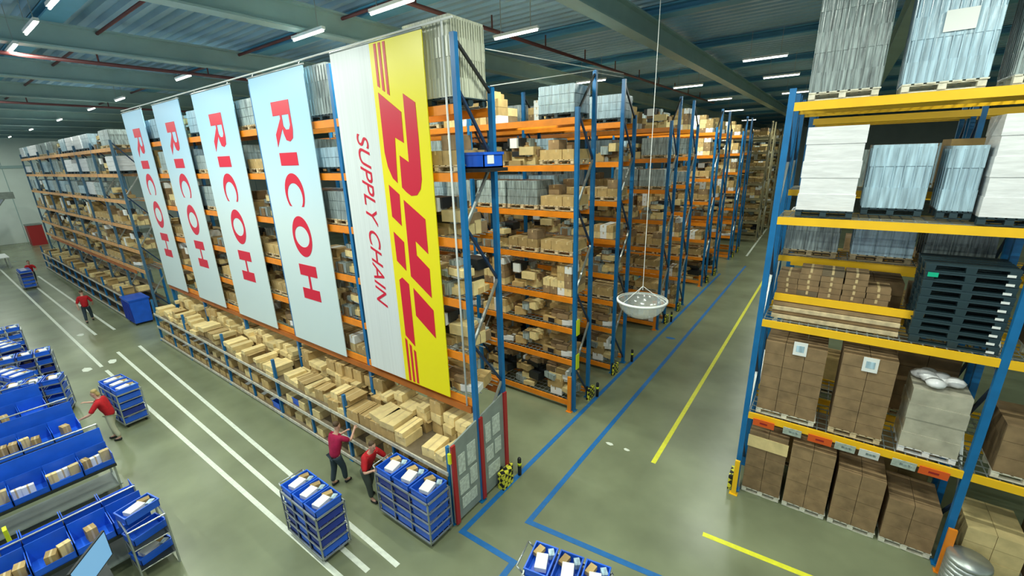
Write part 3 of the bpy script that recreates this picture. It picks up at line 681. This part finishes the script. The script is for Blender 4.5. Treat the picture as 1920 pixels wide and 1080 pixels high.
# level four
for x0, x1, m, l in ((-.68, .33, film_m, 'tall grey wrapped load, leftmost on the top yellow level'), (.62, 1.62, filmb_m, 'tall bluish wrapped load with a paper sheet on the top yellow level'), (1.9, 2.66, film_m, 'grey wrapped load at the right edge of the top yellow level')):
    o = big_wrap(x0, x1, 10.24, 11.25, 8.81, 10.9, m, woodw_m, l, 9, 'wrapped loads in the right rack')
    if m is filmb_m: MB().box(-.15, .22, -.535, -.525, .85, 1.15, white_m).build('paper_sheet', o)
# second bay
big_cartons(2.95, 3.75, 0.02, 1.05, cardp_m, 'pale brown carton load on the floor right of the orange protector')
big_cartons(3.9, 4.7, 0.02, 1.2, cardd_m, 'brown carton load at the lower right corner')
big_cartons(3.0, 3.9, 2.21, 3.3, cardd_m, 'brown carton load in the second bay on the first yellow level')
big_cartons(3.0, 3.9, 4.49, 5.8, cardd_m, 'brown carton load in the second bay on the second yellow level')
big_wrap(2.9, 3.8, 10.3, 11.2, 6.69, 8.1, filmw_m, darkpal_m, 'white wrapped stack in the second bay on the third level', 0, 'wrapped loads in the right rack')
big_wrap(3.0, 3.9, 10.3, 11.2, 8.81, 10.6, film_m, darkpal_m, 'grey wrapped load in the second bay on the top level', 8, 'wrapped loads in the right rack')
b = MB()
for k in range(7): b.lathe([(.30-.01*(k % 2), k*.1), (.32, k*.1+.05), (.30, k*.1+.1)], (0, 0, 0), steel_m, 14)
tag(b.build('coiled_duct', None, (2.98, 9.8, 0), 0), 'grey ribbed coil standing beside the orange protector post', 'duct')
for k, (y0, rl) in enumerate(((11.75, 'back-to-back rack'), (16.6, 'deeper right rack'))):
    for li, z in enumerate([0, 2.2, 4.48, 6.68] if k else [0, 2.2, 4.48, 5.6, 7.1]):
        for s, x0 in enumerate((-.8, .45, 1.6)):
            if (li, s, k) in ((1, 1, 0), (4, 0, 0)): continue
            hmax = {0: 1.6, 2.2: 1.7, 4.48: .85, 5.6: 1.1, 7.1: 1.0, 6.68: 1.5}[z]; h = hmax*R.uniform(.6, 1)
            if z in (5.6, 6.68): big_wrap(x0, x0+1.0, y0+.05, y0+1.05, z+.01, z+h, R.choice([film_m, filmb_m]), wood_m, '%s wrapped load from left, %s level of the %s' % (NTH[s], NTH[li], rl), 4, 'goods deeper in the right racks')
            else: big_cartons(x0, x0+1.0, z+.01, z+max(.5, h), R.choice([cardd_m, card_m]), '%s carton load from left, %s level of the %s' % (NTH[s], NTH[li], rl), wood_m, y0=y0+.05, y1=y0+1.05, group='goods deeper in the right racks')

# ------------------------------------------------------------------ mirror dome on a wire
o = thing('mirror_dome', 'round convex safety mirror hanging on a thin wire over the aisle', 'mirror', (-3.6, 10.4, 4.15))
MB().lathe([(.60, .26), (.62, .22), (.60, .17), (.55, .04), (.44, -.09), (.3, -.18), (.15, -.22), (.02, -.235)], (0, 0, 0), glass_m, 40, False).build('dome', o)
MB().lathe([(.60, .26), (.635, .25), (.635, .2), (.60, .2)], (0, 0, 0), white_m, 40, False).build('rim', o)
b = MB().bar((0, 0, .5), (0, 0, 8.15), .016, white_m, 6)
for k in range(3): b.bar((.6*math.cos(k*2.1), .6*math.sin(k*2.1), .25), (0, 0, .6), .01, white_m, 4)
b.build('wire', o)

# ------------------------------------------------------------------ totes, trolleys
def tote_mb(w, d, h, m=tote_m):
    b = MB(); t = .012
    b.box(-w/2+.015, w/2-.015, -d/2+.015, d/2-.015, 0, .012, m)
    for (a, c, e, g) in ((-w/2, w/2, -d/2, -d/2+t), (-w/2, w/2, d/2-t, d/2), (-w/2, -w/2+t, -d/2, d/2), (w/2-t, w/2, -d/2, d/2)): b.box(a, c, e, g, 0, h, m)
    b.box(-w/2-.012, w/2+.012, -d/2-.012, -d/2, h-.03, h, m).box(-w/2-.012, w/2+.012, d/2, d/2+.012, h-.03, h, m).box(-w/2-.012, -w/2, -d/2, d/2, h-.03, h, m).box(w/2, w/2+.012, -d/2, d/2, h-.03, h, m)
    return b
tote_e = tote_mb(.40, .58, .17).build('tote'); tag(tote_e, '', 'tote'); tote_e.name = 'plastic_tote'
tf = thing('plastic_tote', '', 'tote'); kid(tote_mb(.40, .58, .17).build('shell', tf))
kid(MB().rbox((0.02, -.05, .13), (.2, .3, .09), .2, white_m).rbox((-.1, .16, .11), (.12, .2, .08), -.3, card_m).rbox((.12, .18, .12), (.1, .14, .1), .5, filmb_m).build('packets', tf))
tfd = thing('plastic_tote', '', 'tote'); kid(tote_mb(.40, .58, .17, toted_m).build('shell', tfd)); kid(MB().rbox((0, 0, .08), (.2, .3, .1), .2, cardd_m).build('packets', tfd))
def trolley(label, short, x, y, rz, levels=4, cols=3, sx=1.0):
    W, D, Hh = .44*cols*sx+.08, .64, 1.18
    o = thing('picking_trolley', label, 'trolley', (x, y, 0), rz, 'picking trolleys'); b = MB()
    for a in (-W/2, W/2):
        for c in (-D/2, D/2): b.box(a-.015, a+.015, c-.015, c+.015, .12, Hh, steel_m)
    for i in range(1, cols): b.box(-W/2+i*W/cols-.01, -W/2+i*W/cols+.01, -D/2-.012, -D/2+.012, .12, Hh, steel_m)
    for z in (.125, Hh-.02): b.box(-W/2, W/2, -D/2-.015, -D/2+.015, z, z+.02, steel_m).box(-W/2, W/2, D/2-.015, D/2+.015, z, z+.02, steel_m).box(-W/2-.015, -W/2+.015, -D/2, D/2, z, z+.02, steel_m).box(W/2-.015, W/2+.015, -D/2, D/2, z, z+.02, steel_m)
    zs = [.16+(Hh-.18)*k/levels for k in range(levels+1)]
    b.build('frame', o)
    for z in zs:
        q = MB(); q.box(-W/2, W/2, -D/2-.015, -D/2+.015, z-.02, z, steel_m).box(-W/2, W/2, D/2-.015, D/2+.015, z-.02, z, steel_m).box(-W/2-.015, -W/2+.015, -D/2, D/2, z-.02, z, steel_m).box(W/2-.015, W/2+.015, -D/2, D/2, z-.02, z, steel_m)
        for j in range(4): q.box(-W/2, W/2, -D/2+D*(j+.5)/4-.008, -D/2+D*(j+.5)/4+.008, z-.012, z, steel_m)
        q.build('shelf', o)
    wm = MB().lathe([(.02, -.02), (.06, -.02), (.06, .02), (.02, .02)], (0, 0, 0), black_m, 12)
    wv = [(a, c2, b2) for a, b2, c2 in wm.v]; wm.v = wv
    wmesh = wm.mesh('wheel')
    for a in (-W/2+.08, W/2-.08):
        for c in (-D/2+.08, D/2-.08): link('wheel', wmesh, o, (a, c, .06))
    MB().box(-W/2, W/2, -D/2, D/2, .11, .125, black_m).build('base_plate', o)
    MB().bar((-W/2-.02, -D/2+.05, Hh), (-W/2-.12, -D/2+.05, Hh+.1), .03, steel_m, 8).bar((-W/2-.02, D/2-.05, Hh), (-W/2-.12, D/2-.05, Hh+.1), .03, steel_m, 8).bar((-W/2-.12, -D/2+.05, Hh+.1), (-W/2-.12, D/2-.05, Hh+.1), .03, steel_m, 8).build('handle', o)
    Mx = Matrix.Translation((x, y, 0)) @ Matrix.Rotation(rz, 4, 'Z')
    for k, z in enumerate(zs):
        for i in range(cols):
            p = Mx @ Vector((-W/2+W*(i+.5)/cols, 0, z+.002)); top = k == levels
            pr = tf if (top or R.random() < .3) else (tote_e if R.random() < .55 else tfd)
            place(pr, p, rz, 'blue tote, %s level, %s column, on %s' % ('top' if top else NTH[k], ['handle-side', 'middle', 'far-side'][i], short), 'totes on the trolleys', (sx, 1, 1))
    return o
trolley('blue tote trolley standing across the white floor lines', 'the trolley on the white lines', -8.1, 3.48, 0)
trolley('larger blue tote trolley parked against the picking shelf end', 'the trolley by the end panel', -6.7, 5.02, 0, sx=1.24)
trolley('blue tote trolley at the bottom edge beside the blue line corner', 'the trolley at the bottom edge', -2.72, 4.98, .2)
trolley('blue tote trolley beside the person with fair hair', 'the trolley beside the fair-haired person', -17.95, 2.5, .1)
trolley('distant blue tote trolley on the far left walkway', 'the distant walkway trolley', -45.6, 3.5, 0)
for i, (x, y, rz) in enumerate([(-20.6, .9, 1.2), (-22.2, .55, .3), (-24.1, 1.1, 1.4), (-26.3, .75, .2), (-29.0, .8, 1.5)]):
    nm = ['nearest', 'second', 'third', 'fourth', 'farthest'][i]
    trolley('%s of five blue tote trolleys crowded at the left edge' % nm, 'the %s left-edge trolley' % nm, x, y, rz, levels=3)
# big blue container
o = thing('blue_container', 'deep blue wheeled container in the gap between the picking shelves', 'container', (-29.4, 5.75, 0)); bb = MB()
bb.box(-.7, .7, -.42, .42, .12, 1.35, tote_m, .05)
for k in range(6): bb.box(-.68+k*.25, -.62+k*.25, -.45, -.40, .2, 1.25, toted_m)
bb.build('body', o); MB().box(-.74, .74, -.46, .46, 1.35, 1.42, tote_m).build('lid', o)
for a in (-.55, .55):
    for c in (-.3, .3): MB().box(a-.03, a+.03, c-.06, c+.06, 0, .12, black_m).build('wheel', o)
for k, (x, lv, l) in enumerate([(-8.7, 1.381, ''), (-12.6, .741, 'blue bin on the middle board of the picking shelf'), (-14.1, .121, 'blue bin on the bottom board of the picking shelf')]):
    if l: place(tote_e, (x, 5.75, lv+.002), 0, l, None, (1.2, .8, 1.3))

# ------------------------------------------------------------------ packing benches
slot = MB(); w, d = .56, .55   # open-fronted sloping bin, opening towards +X
slot.box(-d/2, d/2, -w/2, -w/2+.012, 0, .3, tote_m).box(-d/2, d/2, w/2-.012, w/2, 0, .3, tote_m).box(-d/2, d/2, -w/2, w/2, 0, .012, tote_m).box(-d/2, -d/2+.012, -w/2, w/2, 0, .42, tote_m).box(d/2-.012, d/2, -w/2, w/2, 0, .14, tote_m)
bin0 = tag(slot.build('open_bin'), '', 'bin')
pk = []
for (s, m, nm) in (((.12, .18, .3), cardp_m, 'upright beige packet'), ((.2, .16, .26), card_m, 'brown packet'), ((.1, .2, .22), white_m, 'white packet')):
    q = MB().rbox((0, 0, s[2]/2), s, 0, m); q.rbox((0, 0, s[2]/2), (s[0]+.002, .03, s[2]+.002), 0, tape_m); pk.append((tag(q.build('packet'), '', 'packet'), nm))
pi = 0
def bench(x, y1, n, short, far=False, double=False):
    L_ = n*.58
    o = thing('packing_bench', 'packing bench with a row of blue bins, %s' % short, 'bench', (x, y1-L_/2, 0), 0, 'packing benches')
    MB().box(-1.04 if double else -.45, .42, -L_/2, L_/2, .82, .89, bedge_m).build('worktop', o)
    MB().box(-.43, .38, -L_/2, L_/2, .25, .28, panel_m).build('lower_shelf', o)
    lm = MB().box(-.02, .02, -.02, .02, 0, .84, steel_m).mesh('leg')
    for a in (-.9 if double else -.4, .36):
        for c in (-L_/2+.05, L_/2-.05): link('leg', lm, o, (a, c, 0))
    b = MB(); ht = 1.3 if double else 1.72
    for c in (-L_/2+.03, 0, L_/2-.03): b.bar((-.42, c, .89), (-.42, c, ht), .04, steel_m, 6)
    b.bar((-.42, -L_/2+.03, ht), (-.42, L_/2-.03, ht), .04, steel_m, 6)
    b.build('rail_frame', o)
    if not double: MB().box(-.40, -.385, -L_/2, L_/2, .89, 1.62, tote_m).build('back_panel', o)
    for k in range(n):
        yy = y1-.58*(k+.5)
        place(bin0, (x+.12, yy, .892), 0, 'blue open bin, %s from the aisle end of the bench %s' % (NTH[k], short), 'blue bins on the benches')
        if double: place(bin0, (x-.73, yy, .892), math.pi, 'blue open bin facing the second bench, %s from the aisle end, bench %s' % (NTH[k], short), 'blue bins on the benches')
        for t in range(2 if far else 3):
            if R.random() < .75:
                p, nm = R.choice(pk)
                place(p, (x+.12+R.uniform(-.08, .16), yy-.2+.19*t, .905), R.uniform(-.3, .3), '%s in the %s bin, %s place, bench %s' % (nm, NTH[k], NTH[t], short), 'packets in the bench bins')
bench(-11.1, 1.35, 7, 'nearest the camera', double=True)
bench(-14.05, 1.4, 6, 'second from the camera')
bench(-16.55, 1.25, 5, 'third from the camera')
bench(-18.9, .9, 4, 'fourth from the camera', True)
# rolling rack of rods at the end of the nearest bench
o = thing('rod_frame', 'steel frame of slanting rods at the end of the nearest bench', 'frame', (-10.4, 1.15, 0)); b = MB()
for a in (-.35, .35):
    for c in (-.3, .3): b.bar((a, c, 0), (a, c, 1.25), .04, steel_m, 6)
for z in (.3, .8, 1.25):
    for c in (-.3, .3): b.bar((-.35, c, z), (.35, c, z), .035, steel_m, 6)
    for a in (-.35, .35): b.bar((a, -.3, z), (a, .3, z), .035, steel_m, 6)
b.build('frame', o); MB().box(-.36, .36, -.31, .31, .80, .82, bedge_m).build('shelf', o); MB().box(-.36, .36, -.31, .31, .30, .32, bedge_m).build('shelf', o)
for k, (dx, dy, z, pr) in enumerate([(-.12, 0, 1.27, tf), (.0, 0, .822, tote_e), (.0, 0, .322, tf)]):
    place(pr, (-10.4+dx, 1.15+dy, z), .2, 'blue tote on the %s of the rod frame' % ('top', 'middle shelf', 'lowest shelf')[k], 'totes on the rod frame')
# monitor
o = thing('monitor', 'flat monitor with pale blue screen at the bottom left', 'monitor', (-9.6, .27, 1.36), math.atan2(-.54, .66))
MB().box(-.46, .46, -.02, .02, -.28, .28, black_m).build('case', o); MB().box(-.435, .435, .02, .026, -.255, .255, screen_m).build('screen', o)
MB().bar((0, -.04, 0), (0, -.1, -.5), .05, black_m, 8).build('arm', o)
o = thing('monitor_desk', 'small dark desk carrying the monitor', 'desk', (-9.75, .12, 0)); MB().box(-.4, .4, -.35, .35, .80, .84, bedge_m).build('worktop', o)
for a in (-.35, .35):
    for c in (-.3, .3): MB().box(a-.02, a+.02, c-.02, c+.02, 0, .8, steel_m).build('leg', o)
tag(MB().box(-.09, .09, -.03, .03, 0, 1.1, hiviz_m).box(-.14, .14, -.1, .1, 0, .03, hiviz_m).build('yellow_post', None, (-12.55, -.55, 0)), 'yellow guard post at the left edge between two benches', 'post')

# far left machine and red cabinet
o = thing('order_picker', 'pale truck with dark blue ends and slanted boom, far left', 'truck', (-72, 3.2, 0), .2)
MB().box(-1.2, 1.0, -.7, .7, .4, 1.3, white_m, .05).build('body', o); MB().box(-1.9, -1.25, -.8, .8, .3, 1.9, toted_m).build('cabin', o); MB().box(1.05, 1.5, -.7, .7, .3, 1.7, toted_m).build('counterweight', o)
MB().bar((-.8, 0, 1.3), (1.5, 2.5, 5.4), .22, steel_m).build('boom', o); MB().box(1.0, 2.1, 2.0, 3.1, 5.2, 5.9, panel_m).build('basket', o)
for a in (-1.5, 1.2):
    for c in (-.75, .75): MB().lathe([(.05, -.1), (.35, -.1), (.35, .1), (.05, .1)], (0, 0, 0), black_m, 14).build('wheel', o, (a, c, .35)).rotation_euler = (1.5708, 0, 0)
tag(MB().box(-.8, .8, -.6, .6, 0, 2.2, red_m).box(-.85, .85, -.65, .65, 2.2, 2.3, panel_m).build('red_cabinet', None, (-72, 7.4, 0)), 'dark red cabinet beside the far left wall', 'cabinet')
o = thing('far_table', 'pale table with papers at the far left end of the walkway', 'table', (-58, 3.0, 0)); MB().box(-1.5, 1.5, -.8, .8, .9, .96, white_m).build('top', o)
for a in (-1.4, 1.4):
    for c in (-.7, .7): MB().box(a-.04, a+.04, c-.04, c+.04, 0, .9, steel_m).build('leg', o)

# ------------------------------------------------------------------ people
def skin_mesh(nodes, edges, m, name, sub=1):
    me = bpy.data.meshes.new(name); me.from_pydata([n[:3] for n in nodes], edges, []); ob = bpy.data.objects.new(name, me); C.objects.link(ob)
    ob.modifiers.new('s', 'SKIN'); 

    for i, n in enumerate(nodes):
        sv = me.skin_vertices[0].data[i]; rr = n[3]; sv.radius = rr if isinstance(rr, tuple) else (rr, rr); sv.use_root = (i == 0)
    sb = ob.modifiers.new('u', 'SUBSURF'); sb.levels = sub; sb.render_levels = sub
    dg = bpy.context.evaluated_depsgraph_get(); dg.update()
    out = bpy.data.meshes.new_from_object(ob.evaluated_get(dg)); out.name = name; C.objects.unlink(ob); bpy.data.objects.remove(ob)
    out.materials.clear(); out.materials.append(m)
    for p in out.polygons: p.use_smooth = True
    return out
def person(label, loc, rz, shirt, trou, hair, lean=.1, handR=(.25, .45, 1.1), handL=(-.25, .4, 1.1), stride=.2, crouch=0.0, bun=False):
    root = thing('person', label, 'person', loc, rz, None)
    V = Vector; hip = V((0, 0, .93-crouch)); s, c = math.sin(lean), math.cos(lean)
    def up(d, x=0, y=0): return hip + V((x, y*c+d*s, d*c-y*s))
    waist, chest, neck0, neck1 = up(.14), up(.38), up(.52), up(.60, 0, .01)
    shR, shL = up(.47, .17), up(.47, -.17); hl = lean*.5
    def hd(d, y=0): return neck1 + V((0, y*math.cos(hl)+d*math.sin(hl), d*math.cos(hl)-y*math.sin(hl)))
    def elbow(sh, h, sg):
        mid = (sh+h)/2; dd = (h-sh).length; off = math.sqrt(max(0.0, .29**2-(dd/2)**2)); return mid + V((sg*.6, -.1, -.8)).normalized()*off
    def clampH(sh, h): h = V(h); d = h-sh; return sh+d.normalized()*min(d.length, .56)
    HR, HL = clampH(shR, handR), clampH(shL, handL); eR, eL = elbow(shR, HR, 1), elbow(shL, HL, -1)
    fR, fL = V((.1, stride, .09)), V((-.1, -stride, .09))
    kR = (hip+V((.09, 0, -.06))+fR)/2+V((.01, .05+crouch*.5, .02)); kL = (hip+V((-.09, 0, -.06))+fL)/2+V((-.01, .05+crouch*.5, .02))
    nodes = [(*hip, .10), (*waist, (.10, .08)), (*chest, (.13, .09)), (*neck0, .07), (*neck1, .055), (*hd(.06, .02), (.07, .075)), (*hd(.13, .012), (.078, .092)), (*hd(.2, 0), (.075, .088)), (*hd(.245, -.005), .045),
             (*shR, .062), (*eR, .043), (*HR, .028), (*shL, .062), (*eL, .043), (*HL, .028)]
    E_ = [(0, 1), (1, 2), (2, 3), (3, 4), (4, 5), (5, 6), (6, 7), (7, 8), (2, 9), (9, 10), (10, 11), (2, 12), (12, 13), (13, 14)]
    for hx, k, f in ((.09, kR, fR), (-.09, kL, fL)):
        i = len(nodes); nodes += [(*(hip+V((hx, 0, -.08))), .07), (*k, .058), (*f, .04), (*(f+V((0, .14, -.045))), .035)]; E_ += [(0, i), (i, i+1), (i+1, i+2), (i+2, i+3)]
    for wi, (h, e) in ((11, (HR, eR)), (14, (HL, eL))):   # palms, four fingers and a thumb
        d = (h-e).normalized(); side = d.cross(V((0, 0, 1))); side = side.normalized() if side.length > .1 else V((1, 0, 0)); dn = d.cross(side)
        if dn.z > 0: dn = -dn
        pi_ = len(nodes); nodes.append((*(h+d*.06), (.035, .018))); E_.append((wi, pi_))
        for q, ln in ((-.03, .07), (-.01, .08), (.01, .075), (.03, .06)):
            a = len(nodes); nodes.append((*(h+d*.1+side*q), .009)); nodes.append((*(h+d*(.1+ln*.6)+side*q*1.1+dn*.02), .008)); E_ += [(pi_, a), (a, a+1)]
        a = len(nodes); nodes.append((*(h+d*.06+side*.045*(1 if wi == 11 else -1)+dn*.01), .010)); nodes.append((*(h+d*.1+side*.06*(1 if wi == 11 else -1)+dn*.03), .009)); E_ += [(pi_, a), (a, a+1)]
    link('body', skin_mesh(nodes, E_, skin_m, 'body'), root)
    nz = hd(.12, .10); MB().lathe([(.004, .02), (.012, -.005), (.006, -.018)], nz, skin_m, 8).build('nose', root)
    for sg in (-1, 1):
        MB().lathe([(.003, .009), (.010, 0), (.003, -.009)], hd(.145, .083)+V((sg*.03, 0, 0)), black_m, 8).build('eye', root)
        MB().lathe([(.004, .03), (.012, 0), (.004, -.03)], hd(.13, -.005)+V((sg*.082, 0, 0)), skin_m, 8).build('ear', root)
    MB().box(-.022, .022, -.006, .006, -.004, .004, red_m).build('mouth', root, hd(.065, .092))
    hn = [(*hd(.12, -.05), .06), (*hd(.18, -.02), (.088, .09)), (*hd(.235, -.005), (.08, .085)), (*hd(.268, -.005), .04)]
    he = [(0, 1), (1, 2), (2, 3)]
    if bun: hn.append((*hd(.02, -.09), .04)); he.append((0, 4))
    link('hair', skin_mesh(hn, he, hair, 'hair'), root)
    sn = [(*(hip-V((0, 0, .1))), (.15, .13)), (*(hip+V((0, 0, .03))), (.16, .135)), (*waist, (.16, .13)), (*chest, (.19, .145)), (*up(.5), .11), (*shR, .085), (*((shR+eR)/2), .072), (*(shR+(eR-shR)*.9), .066), (*shL, .085), (*((shL+eL)/2), .072), (*(shL+(eL-shL)*.9), .066)]
    link('shirt', skin_mesh(sn, [(0, 1), (1, 2), (2, 3), (3, 4), (3, 5), (5, 6), (6, 7), (3, 8), (8, 9), (9, 10)], shirt, 'shirt'), root)
    tn = [(*(hip+V((0, 0, .05))), (.14, .12)), (*(hip+V((.09, 0, -.1))), .11), (*kR, .08), (*(fR+V((0, 0, .04))), .062), (*(hip+V((-.09, 0, -.1))), .11), (*kL, .08), (*(fL+V((0, 0, .04))), .062)]
    link('trousers', skin_mesh(tn, [(0, 1), (1, 2), (2, 3), (0, 4), (4, 5), (5, 6)], trou, 'trousers'), root)
    for f in (fR, fL):
        link('shoe', skin_mesh([(*(f+V((0, -.04, -.035))), .05), (*(f+V((0, .08, -.045))), (.048, .042)), (*(f+V((0, .17, -.052))), (.042, .034))], [(0, 1), (1, 2)], black_m, 'shoe'), root)
    return root
person('person in crimson shirt and dark trousers reaching into the picking shelf', (-9.25, 4.72, 0), 0.1, crim_m, trou_m, hair_m, .25, (.15, .55, 1.35), (-.2, .5, 1.2), .12)
person('person in red shirt bending over the larger trolley by the end panel', (-8.2, 4.9, 0), -1.45, shirt_m, khaki_m, hair_m, .45, (.25, .5, 1.15), (-.25, .5, 1.15), .15)
person('fair-haired person in red shirt reaching out over the packing benches', (-16.75, 1.95, 0), 2.55, shirt_m, pale_trou_m, blond_m, .3, (.3, .6, 1.25), (-.35, .5, 1.05), .1, bun=True)
person('person in red shirt walking along the far walkway toward the blue container', (-31.9, 4.15, 0), 1.3, shirt_m, trou_m, hair_m, .1, (.28, .2, .95), (-.28, -.1, .9), .25)
person('distant person in red shirt standing behind the distant trolley', (-46.7, 3.9, 0), -1.5, shirt_m, trou_m, hair_m, .2, (.2, .5, 1.1), (-.2, .5, 1.1), .1)
for o in (tote_e,):
    pass
